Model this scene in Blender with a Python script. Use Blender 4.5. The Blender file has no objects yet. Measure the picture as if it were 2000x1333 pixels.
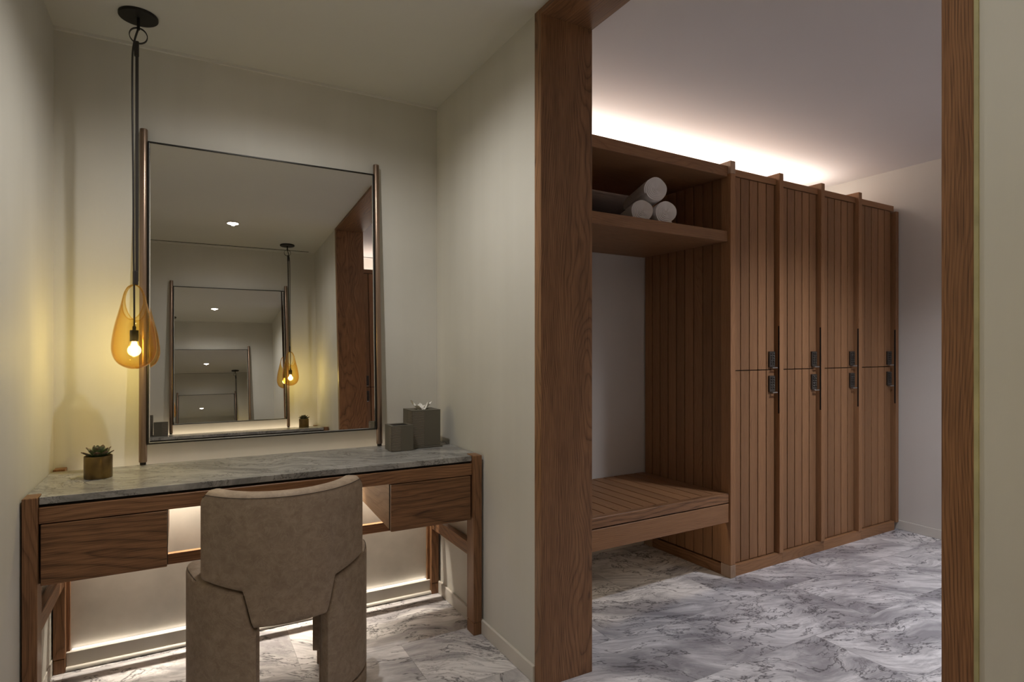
import bpy, bmesh, math, random
from mathutils import Vector, Matrix, Euler
random.seed(7)
R = math.radians
sc = bpy.context.scene
COL = sc.collection

# ------------------------------------------------------------------ camera
H = 2.5                                  # ceiling height
cam = bpy.data.cameras.new('camera'); camo = bpy.data.objects.new('camera', cam); COL.objects.link(camo)
cam.sensor_width = 36.0; cam.lens = 36.0 * 1151.66 / 2000.0
camo.location = (0, 0, 1.2433)
camo.rotation_euler = (R(90), 0, -0.5083)
cam.shift_x = 0.0; cam.shift_y = (683.85 - 666.5) / 2000.0
cam.clip_start = 0.02
sc.camera = camo
# ------------------------------------------------------------------ colour, world
sc.view_settings.view_transform = 'Standard'; sc.view_settings.look = 'None'
sc.view_settings.gamma = 1.0; sc.view_settings.use_curve_mapping = False
sc.view_settings.exposure = 0.0
w = bpy.data.worlds.new('world'); sc.world = w; w.use_nodes = True
w.node_tree.nodes['Background'].inputs[0].default_value = (0.8, 0.85, 1.0, 1)
w.node_tree.nodes['Background'].inputs[1].default_value = 0.01
sc.cycles.sample_clamp_indirect = 4.0
sc.cycles.max_bounces = 14; sc.cycles.glossy_bounces = 10; sc.cycles.transparent_max_bounces = 16
sc.cycles.diffuse_bounces = 6
sc.cycles.caustics_reflective = False; sc.cycles.caustics_refractive = False

# ------------------------------------------------------------------ lights of the place
def lamp(name, kind, loc, energy, color, rot=(0, 0, 0), **k):
    l = bpy.data.lights.new(name, kind); l.energy = energy; l.color = color
    for a, b in k.items(): setattr(l, a, b)
    o = bpy.data.objects.new(name, l); COL.objects.link(o); o.location = loc; o.rotation_euler = rot
    return o
XL, XR, YB, YN = -.4402, 1.1495, 2.867, -.4502       # vanity room
XP, XF, YB2, YN2 = 1.3746, 4.3413, 2.90, -.50        # locker room
CX, CY = .354, 1.208                                 # the two vanities are point-symmetric about this
GL = R(1.48)                                         # the locker bank's small skew
PIV = Vector((2.596, 2.2195, 0))
NEUT = (1.0, .86, .70); WARM = (1.0, .80, .55)
for y in (2.06, .36):
    lamp('downlight_lamp', 'SPOT', (.354, y, 2.494), 54 if y > 1 else 21, (1.0, .955, .89), spot_size=R(158), spot_blend=.8, shadow_soft_size=.016)
for x, y in ((3.15, 1.15), (3.6, -.1)):
    lamp('locker_room_downlight_lamp', 'SPOT', (x, y, 2.494), {3.15: 200, 3.6: 84}[x], (.90, .92, 1.0), spot_size=R(128), spot_blend=.9, shadow_soft_size=.09)
for n, loc in (('pendant_lamp', (-.161, 2.618, 1.243)), ('pendant_lamp', (2*CX+.161, 2*CY-2.618, 1.243))):
    lamp(n, 'POINT', loc, 5.2, (1.0, .88, .46), shadow_soft_size=.016)

# ------------------------------------------------------------------ materials
def nodes(name):
    m = bpy.data.materials.new(name); m.use_nodes = True
    nt = m.node_tree; b = nt.nodes['Principled BSDF']
    return m, nt, b
def N(nt, t, **k):
    n = nt.nodes.new(t)
    for a, b in k.items():
        if isinstance(a, str) and a.startswith('i_'): n.inputs[a[2:]].default_value = b
        else: setattr(n, a, b)
    return n
def mixc(nt, fac, a, b, blend='MIX'):
    n = nt.nodes.new('ShaderNodeMix'); n.data_type = 'RGBA'; n.blend_type = blend
    for sock, v in ((n.inputs[0], fac), (n.inputs[6], a), (n.inputs[7], b)):
        if hasattr(v, 'is_output'): nt.links.new(v, sock)
        elif isinstance(v, tuple): sock.default_value = (*v, 1) if len(v) == 3 else v
        else: sock.default_value = v
    return n.outputs[2]
def math_(nt, op, a, b=None, c=None, clamp=False):
    n = nt.nodes.new('ShaderNodeMath'); n.operation = op; n.use_clamp = clamp
    for i, v in enumerate((a, b, c)):
        if v is None: continue
        if hasattr(v, 'is_output'): nt.links.new(v, n.inputs[i])
        else: n.inputs[i].default_value = v
    return n.outputs[0]
def ramp(nt, fac, stops):
    n = nt.nodes.new('ShaderNodeValToRGB'); e = n.color_ramp.elements
    while len(e) < len(stops): e.new(.5)
    for el, (p, c) in zip(e, stops):
        el.position = p; el.color = (*c, 1) if isinstance(c, tuple) else (c, c, c, 1)
    nt.links.new(fac, n.inputs[0]); return n.outputs[0]

def wood(name, axis='Z', light=(.32, .162, .078), dark=(.09, .040, .018), rough=.42, rings=(0, .07), period=.011, island=False, contrast=1.0):
    """oak: growth rings cut lengthwise, long dark pores, satin oil"""
    m, nt, b = nodes(name); L = nt.links
    tc = N(nt, 'ShaderNodeTexCoord'); oi = N(nt, 'ShaderNodeObjectInfo')
    geo = N(nt, 'ShaderNodeNewGeometry')
    rnd = geo.outputs['Random Per Island'] if island else oi.outputs['Random']
    ax = 'XYZ'.index(axis)
    # move each board to its own place in the log
    off = N(nt, 'ShaderNodeCombineXYZ')
    others = [i for i in range(3) if i != ax]
    L.new(math_(nt, 'MULTIPLY', rnd, 13.0), off.inputs[ax])
    o1 = math_(nt, 'MULTIPLY_ADD', math_(nt, 'FRACT', math_(nt, 'MULTIPLY', rnd, 7.3)), .10, rings[0])
    o2 = math_(nt, 'MULTIPLY_ADD', math_(nt, 'FRACT', math_(nt, 'MULTIPLY', rnd, 17.7)), .06, rings[1])
    L.new(o1, off.inputs[others[0]]); L.new(o2, off.inputs[others[1]])
    add = N(nt, 'ShaderNodeVectorMath', operation='ADD'); L.new(tc.outputs['Object'], add.inputs[0]); L.new(off.outputs[0], add.inputs[1])
    # slow warp along the log
    mp = N(nt, 'ShaderNodeMapping'); s = [4.0, 4.0, 4.0]; s[ax] = 1.3; mp.inputs['Scale'].default_value = s
    L.new(add.outputs[0], mp.inputs[0])
    nz = N(nt, 'ShaderNodeTexNoise', i_Scale=1.0, i_Detail=3.0); nz.inputs['Roughness'].default_value = .45; L.new(mp.outputs[0], nz.inputs[0])
    sub = N(nt, 'ShaderNodeVectorMath', operation='SUBTRACT'); sub.inputs[1].default_value = (.5, .5, .5); L.new(nz.outputs['Color'], sub.inputs[0])
    scl = N(nt, 'ShaderNodeVectorMath', operation='SCALE'); scl.inputs['Scale'].default_value = .16; L.new(sub.outputs[0], scl.inputs[0])
    ad2 = N(nt, 'ShaderNodeVectorMath', operation='ADD'); L.new(add.outputs[0], ad2.inputs[0]); L.new(scl.outputs[0], ad2.inputs[1])
    wv = N(nt, 'ShaderNodeTexWave', wave_type='RINGS', rings_direction=axis, wave_profile='SAW')
    wv.inputs['Scale'].default_value = 2*math.pi/(20*period); wv.inputs['Distortion'].default_value = 0
    L.new(ad2.outputs[0], wv.inputs[0])
    ring = ramp(nt, wv.outputs['Fac'], [(0.0, .35), (.45, .05), (.78, .45), (.93, 1.0), (1.0, .4)])
    # pores
    mp2 = N(nt, 'ShaderNodeMapping'); s = [520.0]*3; s[ax] = 9.0; mp2.inputs['Scale'].default_value = s; L.new(add.outputs[0], mp2.inputs[0])
    pn = N(nt, 'ShaderNodeTexNoise', i_Scale=1.0, i_Detail=2.0); L.new(mp2.outputs[0], pn.inputs[0])
    pore = ramp(nt, pn.outputs['Fac'], [(.46, 0.0), (.60, 1.0)])
    mp3 = N(nt, 'ShaderNodeMapping'); s = [22.0]*3; s[ax] = 1.5; mp3.inputs['Scale'].default_value = s; L.new(add.outputs[0], mp3.inputs[0])
    bn = N(nt, 'ShaderNodeTexNoise', i_Scale=1.0, i_Detail=4.0); L.new(mp3.outputs[0], bn.inputs[0])
    c = mixc(nt, ramp(nt, bn.outputs['Fac'], [(.3, 0.0), (.7, .35*contrast)]), light, dark)
    pf = math_(nt, 'MULTIPLY_ADD', ring, .55*contrast, math_(nt, 'MULTIPLY', pore, .42*contrast), clamp=True)
    c = mixc(nt, pf, c, dark)
    # board to board tone
    v = math_(nt, 'MULTIPLY_ADD', math_(nt, 'FRACT', math_(nt, 'MULTIPLY', rnd, 31.7)), .34, .84)
    hv = N(nt, 'ShaderNodeHueSaturation'); L.new(c, hv.inputs['Color']); L.new(v, hv.inputs['Value'])
    L.new(hv.outputs[0], b.inputs['Base Color'])
    b.inputs['Roughness'].default_value = rough; b.inputs['Specular IOR Level'].default_value = .35
    bp = N(nt, 'ShaderNodeBump', i_Strength=.25, i_Distance=.0006); L.new(math_(nt, 'SUBTRACT', 1.0, pf), bp.inputs['Height']); L.new(bp.outputs[0], b.inputs['Normal'])
    return m

def marble(name, tiles=None, base=(.80, .78, .79), grey=(.31, .30, .32), vein=(.08, .077, .085), sx=1.0, rough=.16, streak=(2.0, 5.5)):
    m, nt, b = nodes(name); L = nt.links
    tc = N(nt, 'ShaderNodeTexCoord'); src = tc.outputs['Object']
    joint = None
    if tiles:
        br = N(nt, 'ShaderNodeTexBrick'); br.offset = .5
        br.inputs['Color1'].default_value = (0, 0, 0, 1); br.inputs['Color2'].default_value = (1, 1, 1, 1); br.inputs['Mortar'].default_value = (.5, .5, .5, 1)
        br.inputs['Scale'].default_value = 1.0; br.inputs['Mortar Size'].default_value = .0011; br.inputs['Mortar Smooth'].default_value = .1
        br.inputs['Brick Width'].default_value = tiles[0]; br.inputs['Row Height'].default_value = tiles[1]; br.inputs['Bias'].default_value = 0
        L.new(src, br.inputs['Vector'])
        joint = br.outputs['Fac']
        rnd = N(nt, 'ShaderNodeSeparateColor'); L.new(br.outputs['Color'], rnd.inputs[0])
        off = N(nt, 'ShaderNodeCombineXYZ')
        L.new(math_(nt, 'MULTIPLY', rnd.outputs[0], 3.1), off.inputs[0]); L.new(math_(nt, 'MULTIPLY', rnd.outputs[0], -1.7), off.inputs[1]); L.new(math_(nt, 'MULTIPLY', rnd.outputs[0], 5.3), off.inputs[2])
        ad = N(nt, 'ShaderNodeVectorMath', operation='ADD'); L.new(src, ad.inputs[0]); L.new(off.outputs[0], ad.inputs[1]); src = ad.outputs[0]
    rot = N(nt, 'ShaderNodeMapping'); rot.inputs['Rotation'].default_value = (0, 0, R(24)); L.new(src, rot.inputs[0]); src = rot.outputs[0]
    wn = N(nt, 'ShaderNodeTexNoise', i_Scale=1.5*sx, i_Detail=2.5); L.new(src, wn.inputs[0])
    sub = N(nt, 'ShaderNodeVectorMath', operation='SUBTRACT'); sub.inputs[1].default_value = (.5, .5, .5); L.new(wn.outputs['Color'], sub.inputs[0])
    scl = N(nt, 'ShaderNodeVectorMath', operation='SCALE'); scl.inputs['Scale'].default_value = .62/sx; L.new(sub.outputs[0], scl.inputs[0])
    wp = N(nt, 'ShaderNodeVectorMath', operation='ADD'); L.new(src, wp.inputs[0]); L.new(scl.outputs[0], wp.inputs[1])
    def noise(vec, sc3, detail=6.0, rough_=.6):
        mp = N(nt, 'ShaderNodeMapping'); mp.inputs['Scale'].default_value = sc3; L.new(vec, mp.inputs[0])
        n = N(nt, 'ShaderNodeTexNoise', i_Scale=1.0, i_Detail=detail); n.inputs['Roughness'].default_value = rough_; L.new(mp.outputs[0], n.inputs[0]); return n.outputs['Fac']
    a, c_ = streak
    cloud = noise(wp.outputs[0], (a*sx, c_*sx, a*sx), 7.0, .62)
    fine = noise(wp.outputs[0], (6*sx, 46*sx, 9*sx), 6.0, .70)
    def ridge(f, w):
        d = math_(nt, 'ABSOLUTE', math_(nt, 'SUBTRACT', f, .5))
        return ramp(nt, d, [(0.0, 1.0), (w, 0.0)])
    v1 = ridge(noise(wp.outputs[0], (1.5*sx, 4.2*sx, 3*sx), 6.0, .60), .010)
    v2 = ridge(noise(wp.outputs[0], (4.2*sx, 9.5*sx, 6*sx), 6.0, .66), .020)
    msk = ramp(nt, noise(src, (1.8*sx, 2.6*sx, 2*sx), 3.0, .5), [(.44, 0.0), (.60, 1.0)])
    col = mixc(nt, ramp(nt, cloud, [(.40, 0.0), (.62, 1.0)]), base, grey)
    col = mixc(nt, math_(nt, 'MULTIPLY', ramp(nt, fine, [(.46, 0.0), (.66, 1.0)]), .62), col, grey)
    col = mixc(nt, math_(nt, 'MULTIPLY', v2, math_(nt, 'MULTIPLY', msk, .95)), col, vein)
    col = mixc(nt, math_(nt, 'MULTIPLY', v1, .85), col, vein)
    if joint is not None:
        col = mixc(nt, math_(nt, 'MULTIPLY', joint, .55), col, (.20, .195, .19))
    L.new(col, b.inputs['Base Color']); b.inputs['Roughness'].default_value = rough
    b.inputs['Specular IOR Level'].default_value = .45
    return m

def plaster(name, c1, c2, streaks=True, rough=.62):
    m, nt, b = nodes(name); L = nt.links
    tc = N(nt, 'ShaderNodeTexCoord')
    mp = N(nt, 'ShaderNodeMapping'); mp.inputs['Scale'].default_value = (7, 7, .5) if streaks else (1.2, 1.2, 1.2); L.new(tc.outputs['Object'], mp.inputs[0])
    n1 = N(nt, 'ShaderNodeTexNoise', i_Scale=1.0, i_Detail=5.0); L.new(mp.outputs[0], n1.inputs[0])
    mp2 = N(nt, 'ShaderNodeMapping'); mp2.inputs['Scale'].default_value = (1.1, 1.1, 1.6); L.new(tc.outputs['Object'], mp2.inputs[0])
    n2 = N(nt, 'ShaderNodeTexNoise', i_Scale=1.0, i_Detail=6.0); L.new(mp2.outputs[0], n2.inputs[0])
    f = math_(nt, 'MULTIPLY_ADD', n1.outputs['Fac'], .35, math_(nt, 'MULTIPLY', n2.outputs['Fac'], .65))
    L.new(mixc(nt, ramp(nt, f, [(.36, 0.0), (.64, 1.0)]), c1, c2), b.inputs['Base Color'])
    # fine linen-like weave of the wall covering
    mp3 = N(nt, 'ShaderNodeMapping'); mp3.inputs['Scale'].default_value = (520, 520, 60); L.new(tc.outputs['Object'], mp3.inputs[0])
    n3 = N(nt, 'ShaderNodeTexNoise', i_Scale=1.0, i_Detail=2.0); L.new(mp3.outputs[0], n3.inputs[0])
    bp = N(nt, 'ShaderNodeBump', i_Strength=.12, i_Distance=.001); L.new(n3.outputs['Fac'], bp.inputs['Height']); L.new(bp.outputs[0], b.inputs['Normal'])
    b.inputs['Roughness'].default_value = rough; b.inputs['Specular IOR Level'].default_value = .3
    return m

def simple(name, col, rough=.5, metal=0.0, spec=.5, aniso=None, vary=.0, vscale=8.0):
    m, nt, b = nodes(name)
    b.inputs['Base Color'].default_value = (*col, 1); b.inputs['Roughness'].default_value = rough
    b.inputs['Metallic'].default_value = metal; b.inputs['Specular IOR Level'].default_value = spec
    if vary:
        tc = N(nt, 'ShaderNodeTexCoord'); n = N(nt, 'ShaderNodeTexNoise', i_Scale=vscale, i_Detail=6.0); nt.links.new(tc.outputs['Object'], n.inputs[0])
        lo = tuple(c*(1-vary) for c in col); hi = tuple(min(1, c*(1+vary)) for c in col)
        nt.links.new(mixc(nt, ramp(nt, n.outputs['Fac'], [(.32, 0.0), (.68, 1.0)]), lo, hi), b.inputs['Base Color'])
    if aniso: b.inputs['Anisotropic'].default_value = aniso
    return m
def emit(name, col, strength):
    m, nt, b = nodes(name); nt.nodes.remove(b)
    e = N(nt, 'ShaderNodeEmission'); e.inputs[0].default_value = (*col, 1); e.inputs[1].default_value = strength
    nt.links.new(e.outputs[0], nt.nodes['Material Output'].inputs[0]); return m
def tinted_glass(name, tint, ior=1.5, rough=.02):
    """thin blown glass: coloured straight-through light plus a fresnel reflection"""
    m, nt, b = nodes(name); nt.nodes.remove(b)
    lw = N(nt, 'ShaderNodeLayerWeight'); lw.inputs['Blend'].default_value = .22
    tr = N(nt, 'ShaderNodeBsdfTransparent')
    edge = mixc(nt, lw.outputs['Facing'], tint, tuple(c**6.0 for c in tint))
    nt.links.new(edge, tr.inputs[0])
    gl = N(nt, 'ShaderNodeBsdfGlossy'); gl.inputs['Roughness'].default_value = rough; gl.inputs['Color'].default_value = (1, .93, .8, 1)
    lf = N(nt, 'ShaderNodeLayerWeight'); lf.inputs['Blend'].default_value = .5
    fr = math_(nt, 'MULTIPLY_ADD', math_(nt, 'POWER', lf.outputs['Facing'], 5.0), .90, .045)
    mx = N(nt, 'ShaderNodeMixShader'); nt.links.new(fr, mx.inputs[0]); nt.links.new(tr.outputs[0], mx.inputs[1]); nt.links.new(gl.outputs[0], mx.inputs[2])
    nt.links.new(mx.outputs[0], nt.nodes['Material Output'].inputs[0]); return m

M = {}
M['oak_z'] = wood('oak_upright', 'Z'); M['oak_x'] = wood('oak_lengthwise', 'X'); M['oak_y'] = wood('oak_crosswise', 'Y')
M['oak_pale'] = wood('oak_pale_end', 'Z', light=(.46, .32, .22), dark=(.30, .19, .12))
M['oak_inner'] = wood('oak_drawer_side', 'Y', light=(.42, .27, .15), dark=(.22, .12, .06), period=.016)
LK = dict(light=(.35, .180, .084), dark=(.150, .068, .030), rough=.5, contrast=.75)
M['plank'] = wood('oak_planks', 'Z', island=True, period=.0065, rings=(.45, .50), **LK)
M['plank_y'] = wood('oak_bench_planks', 'Y', island=True, period=.0065, rings=(.45, .50), **LK)
M['lk_z'] = wood('oak_locker_upright', 'Z', period=.008, **LK); M['lk_x'] = wood('oak_locker_rail', 'X', period=.008, **LK)
M['front'] = wood('oak_drawer_front', 'X', light=(.31, .155, .072), dark=(.052, .023, .010), rings=(-.05, .01), period=.020, contrast=1.1)
M['jamb'] = wood('oak_doorway_board', 'Z', light=(.36, .185, .090), dark=(.072, .032, .015), rings=(-.16, .04), period=.0085)
M['jamb_edge'] = wood('oak_doorway_edge_board', 'Z', light=(.31, .152, .070), dark=(.07, .030, .014), rings=(.02, .35), period=.0065)
M['floor'] = marble('marble_floor', (.80, .40), rough=.22)
M['top'] = marble('marble_vanity_top', None, base=(.385, .378, .365), grey=(.19, .187, .183), vein=(.085, .08, .078), sx=2.0, rough=.25, streak=(1.2, 5.5))
M['wall'] = plaster('wall_plaster', (.555, .542, .495), (.632, .618, .572))
M['wall2'] = plaster('wall_plaster_locker_room', (.57, .54, .50), (.62, .59, .55))
M['ceil'] = plaster('ceiling_paint', (.62, .615, .58), (.65, .645, .61), streaks=False, rough=.8)
M['ceil2'] = plaster('ceiling_paint_locker_room', (.70, .67, .67), (.73, .70, .70), streaks=False, rough=.8)
M['white'] = simple('baseboard_paint', (.60, .57, .52), .4)
M['bead'] = simple('yellowed_caulk', (.40, .37, .20), .6, vary=.2, vscale=14)
M['panel'] = simple('wall_panel_polished', (.52, .48, .42), .30, vary=.16, vscale=5)
M['black'] = simple('black_parts_and_gap_shade', (.012, .010, .009), .7, spec=.2)  # black parts, and shade painted into gaps and grooves
M['blackmetal'] = simple('blackened_metal', (.022, .020, .018), .45, .6)
M['bronze'] = simple('bronze_metal', (.30, .215, .165), .34, .85)
M['chrome'] = simple('bevelled_mirror_edge', (.85, .85, .85), .12, 1.0)
M['steel'] = simple('brushed_steel', (.40, .38, .36), .35, .9)
M['brass'] = simple('brushed_brass', (.21, .145, .062), .30, 1.0, aniso=.6, vary=.18, vscale=22)
M['mirror'] = simple('mirror_silver', (.90, .895, .88), 0.0, 1.0)
def nubuck():
    m, nt, b = nodes('chair_nubuck'); tc = N(nt, 'ShaderNodeTexCoord'); L = nt.links
    n1 = N(nt, 'ShaderNodeTexNoise', i_Scale=34.0, i_Detail=8.0, i_Distortion=.6); n1.inputs['Roughness'].default_value = .62; L.new(tc.outputs['Object'], n1.inputs[0])
    n2 = N(nt, 'ShaderNodeTexNoise', i_Scale=9.0, i_Detail=4.0); L.new(tc.outputs['Object'], n2.inputs[0])
    n3 = N(nt, 'ShaderNodeTexNoise', i_Scale=14.0, i_Detail=9.0, i_Distortion=1.6); n3.inputs['Roughness'].default_value = .7; L.new(tc.outputs['Object'], n3.inputs[0])
    c = mixc(nt, ramp(nt, n1.outputs['Fac'], [(.34, 0.0), (.66, 1.0)]), (.250, .187, .137), (.355, .275, .206))
    c = mixc(nt, ramp(nt, n2.outputs['Fac'], [(.40, 0.0), (.70, .40)]), c, (.215, .160, .117))
    sc_ = ramp(nt, math_(nt, 'ABSOLUTE', math_(nt, 'SUBTRACT', n3.outputs['Fac'], .5)), [(0.0, .38), (.018, 0.0)])
    c = mixc(nt, sc_, c, (.47, .38, .29))
    L.new(c, b.inputs['Base Color']); b.inputs['Roughness'].default_value = .6; b.inputs['Specular IOR Level'].default_value = .3
    bp = N(nt, 'ShaderNodeBump', i_Strength=.15, i_Distance=.001); L.new(n1.outputs['Fac'], bp.inputs['Height']); L.new(bp.outputs[0], b.inputs['Normal'])
    return m
M['leather'] = nubuck()
M['piping'] = simple('chair_piping', (.06, .042, .03), .6, spec=.3)
M['strap'] = simple('black_leather_strap', (.022, .018, .016), .5)
M['glass'] = tinted_glass('amber_glass', (.975, .912, .70))
def bulbglass():
    m, nt, b = nodes('lit_bulb_glass'); nt.nodes.remove(b)
    tr = N(nt, 'ShaderNodeBsdfTransparent'); e = N(nt, 'ShaderNodeEmission'); e.inputs[0].default_value = (1.0, .78, .42, 1); e.inputs[1].default_value = 2.2
    ad = N(nt, 'ShaderNodeAddShader'); nt.links.new(tr.outputs[0], ad.inputs[0]); nt.links.new(e.outputs[0], ad.inputs[1])
    nt.links.new(ad.outputs[0], nt.nodes['Material Output'].inputs[0]); return m
M['clear'] = bulbglass()
M['bulb'] = emit('glowing_filament', (1.0, .70, .32), 60)
M['led'] = emit('led_diffuser', (1.0, .90, .76), 1.6)
M['downlight'] = emit('downlight_lens', (1.0, .93, .85), 40)
M['ledcool'] = emit('cove_led_diffuser', (1.0, .93, .84), 8)
M['towel'] = simple('white_terry_plain', (.72, .70, .69), .95, spec=.1)
M['tissue'] = simple('tissue_paper', (.86, .85, .83), .9, spec=.1)
M['soil'] = simple('dark_potting_soil', (.03, .022, .016), .95)
M['wovenbox'] = None
# succulent leaf: green heart, reddish tips (object z and distance from the rosette centre)
def leafmat():
    m, nt, b = nodes('succulent_leaf'); tc = N(nt, 'ShaderNodeTexCoord')
    ln = N(nt, 'ShaderNodeVectorMath', operation='LENGTH'); nt.links.new(tc.outputs['Object'], ln.inputs[0])
    nt.links.new(ramp(nt, ln.outputs['Value'], [(.004, (.10, .20, .05)), (.028, (.10, .17, .07)), (.042, (.10, .11, .065)), (.05, (.12, .07, .05))]), b.inputs['Base Color'])
    b.inputs['Roughness'].default_value = .5; return m
M['leaf'] = leafmat()
def boxmat():
    m, nt, b = nodes('grey_leather_box'); b.inputs['Base Color'].default_value = (.105, .095, .075, 1); b.inputs['Roughness'].default_value = .5
    return m
M['box'] = boxmat()
def wovenmat():
    m, nt, b = nodes('woven_grey_strip'); tc = N(nt, 'ShaderNodeTexCoord'); L = nt.links
    n = N(nt, 'ShaderNodeTexNoise', i_Scale=55.0, i_Detail=2.0); L.new(tc.outputs['Object'], n.inputs[0])
    sp = N(nt, 'ShaderNodeSeparateXYZ'); L.new(tc.outputs['Object'], sp.inputs[0])
    ph = math_(nt, 'MULTIPLY_ADD', n.outputs['Fac'], 5.0, math_(nt, 'MULTIPLY', sp.outputs[2], 1150.0))
    f = ramp(nt, math_(nt, 'MULTIPLY_ADD', math_(nt, 'SINE', ph), .5, .5), [(.25, 0.0), (.75, 1.0)])
    L.new(mixc(nt, f, (.075, .062, .046), (.20, .172, .135)), b.inputs['Base Color'])
    bp = N(nt, 'ShaderNodeBump', i_Strength=.7, i_Distance=.002); L.new(f, bp.inputs['Height']); L.new(bp.outputs[0], b.inputs['Normal'])
    b.inputs['Roughness'].default_value = .45; return m
M['woven'] = wovenmat()

# ------------------------------------------------------------------ mesh helpers
def box(bm, x0, x1, y0, y1, z0, z1, bev=0.0, seg=1):
    t = bmesh.new()
    bmesh.ops.create_cube(t, size=1.0)
    for v in t.verts:
        v.co = Vector(((x0+x1)/2 + v.co.x*(x1-x0), (y0+y1)/2 + v.co.y*(y1-y0), (z0+z1)/2 + v.co.z*(z1-z0)))
    if bev: bmesh.ops.bevel(t, geom=t.edges[:], offset=bev, segments=seg, affect='EDGES', profile=.6)
    merge(bm, t); return bm
def merge(bm, t, mat=None):
    if mat is not None: t.transform(mat)
    me = bpy.data.meshes.new('tmp'); t.to_mesh(me); t.free(); bm.from_mesh(me); bpy.data.meshes.remove(me)
def lathe(bm, prof, seg=32, cx=0, cy=0, cap0=False, cap1=False):
    rows = []
    for r, z in prof:
        rows.append([bm.verts.new((cx + r*math.cos(2*math.pi*i/seg), cy + r*math.sin(2*math.pi*i/seg), z)) for i in range(seg)])
    for a, b in zip(rows, rows[1:]):
        for i in range(seg): bm.faces.new((a[i], a[(i+1) % seg], b[(i+1) % seg], b[i]))
    if cap0: bm.faces.new(rows[0][::-1])
    if cap1: bm.faces.new(rows[-1])
    return bm
def tube(bm, pts, r, seg=8, closed=False, caps=True):
    pts = [Vector(p) for p in pts]; n = len(pts); rows = []
    for i, p in enumerate(pts):
        a = pts[(i-1) % n] if (closed or i > 0) else p; b = pts[(i+1) % n] if (closed or i < n-1) else p
        t = (b-a).normalized()
        ref = Vector((0, 0, 1)) if abs(t.z) < .9 else Vector((1, 0, 0))
        u = t.cross(ref).normalized(); v = t.cross(u)
        rr = r[i] if isinstance(r, (list, tuple)) else r
        rows.append([bm.verts.new(p + (u*math.cos(2*math.pi*k/seg) + v*math.sin(2*math.pi*k/seg))*rr) for k in range(seg)])
    rng = range(n) if closed else range(n-1)
    for i in rng:
        a, b = rows[i], rows[(i+1) % n]
        for k in range(seg): bm.faces.new((a[k], a[(k+1) % seg], b[(k+1) % seg], b[k]))
    if caps and not closed: bm.faces.new(rows[0]); bm.faces.new(rows[-1][::-1])
    return bm
def prism(bm, poly, z0, z1, bev=0):
    t = bmesh.new()
    a = [t.verts.new((x, y, z0)) for x, y in poly]; b = [t.verts.new((x, y, z1)) for x, y in poly]
    n = len(poly)
    t.faces.new(a[::-1]); t.faces.new(b)
    for i in range(n): t.faces.new((a[i], a[(i+1) % n], b[(i+1) % n], b[i]))
    if bev: bmesh.ops.bevel(t, geom=[e for e in t.edges if abs(e.verts[0].co.z-e.verts[1].co.z) < 1e-6], offset=bev, segments=2, affect='EDGES', profile=.6)
    merge(bm, t); return bm
def thing(name, label, cat, loc=(0, 0, 0), group=None):
    o = bpy.data.objects.new(name, None); COL.objects.link(o); o.location = loc; o.empty_display_size = .05
    o['label'] = label; o['category'] = cat
    if group: o['group'] = group
    return o
BASE = {}
def base_of(p):
    v = Vector((0, 0, 0))
    while p is not None: v += Vector(BASE.get(p.name, p.location)); p = p.parent
    return v
def obj(name, bm, mat, parent=None, smooth=False, origin=None, label=None):
    """link bm (built in world coordinates) as ONE mesh object under parent"""
    bmesh.ops.recalc_face_normals(bm, faces=bm.faces[:])
    pb = base_of(parent) if parent else Vector((0, 0, 0))
    if origin is None:
        origin = pb
    org = Vector(origin)
    bm.transform(Matrix.Translation(-org))
    me = bpy.data.meshes.new(name); bm.to_mesh(me); bm.free(); me.materials.append(mat)
    o = bpy.data.objects.new(name, me); COL.objects.link(o); o.parent = parent
    o.location = org - pb
    if smooth:
        for p in me.polygons: p.use_smooth = True
        try:
            me.set_sharp_from_angle(angle=R(40))
        except Exception: pass
    if label: o['label'] = label
    return o
def mb(*boxes, bev=0.0):
    bm = bmesh.new()
    for b in boxes: box(bm, *b, bev=bev)
    return bm
def struct(name, bm, mat, parent=None):
    o = obj(name, bm, mat, parent)
    if parent is None: o['kind'] = 'structure'
    return o
def kids(o): return [c for c in bpy.data.objects if c.parent is o]
def dup(o, label, group=None, parent=None):
    c = o.copy(); COL.objects.link(c); c.parent = parent
    for ch in kids(o):
        d = ch.copy(); COL.objects.link(d); d.parent = c
        for g in kids(ch):
            e = g.copy(); COL.objects.link(e); e.parent = d
    if label: c['label'] = label
    if group: c['group'] = group
    return c
def opposite(o, label):
    """the same thing at the facing vanity: turned half round about the room's centre"""
    c = dup(o, label)
    x, y, z = o.location; c.location = (2*CX-x, 2*CY-y, z)
    c.rotation_euler = (o.rotation_euler.x, o.rotation_euler.y, o.rotation_euler.z + math.pi) if o.rotation_euler.x == 0 else o.rotation_euler
    if o.rotation_euler.x != 0: c.rotation_euler = (o.rotation_euler.x, o.rotation_euler.y, o.rotation_euler.z + math.pi)
    return c

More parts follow.
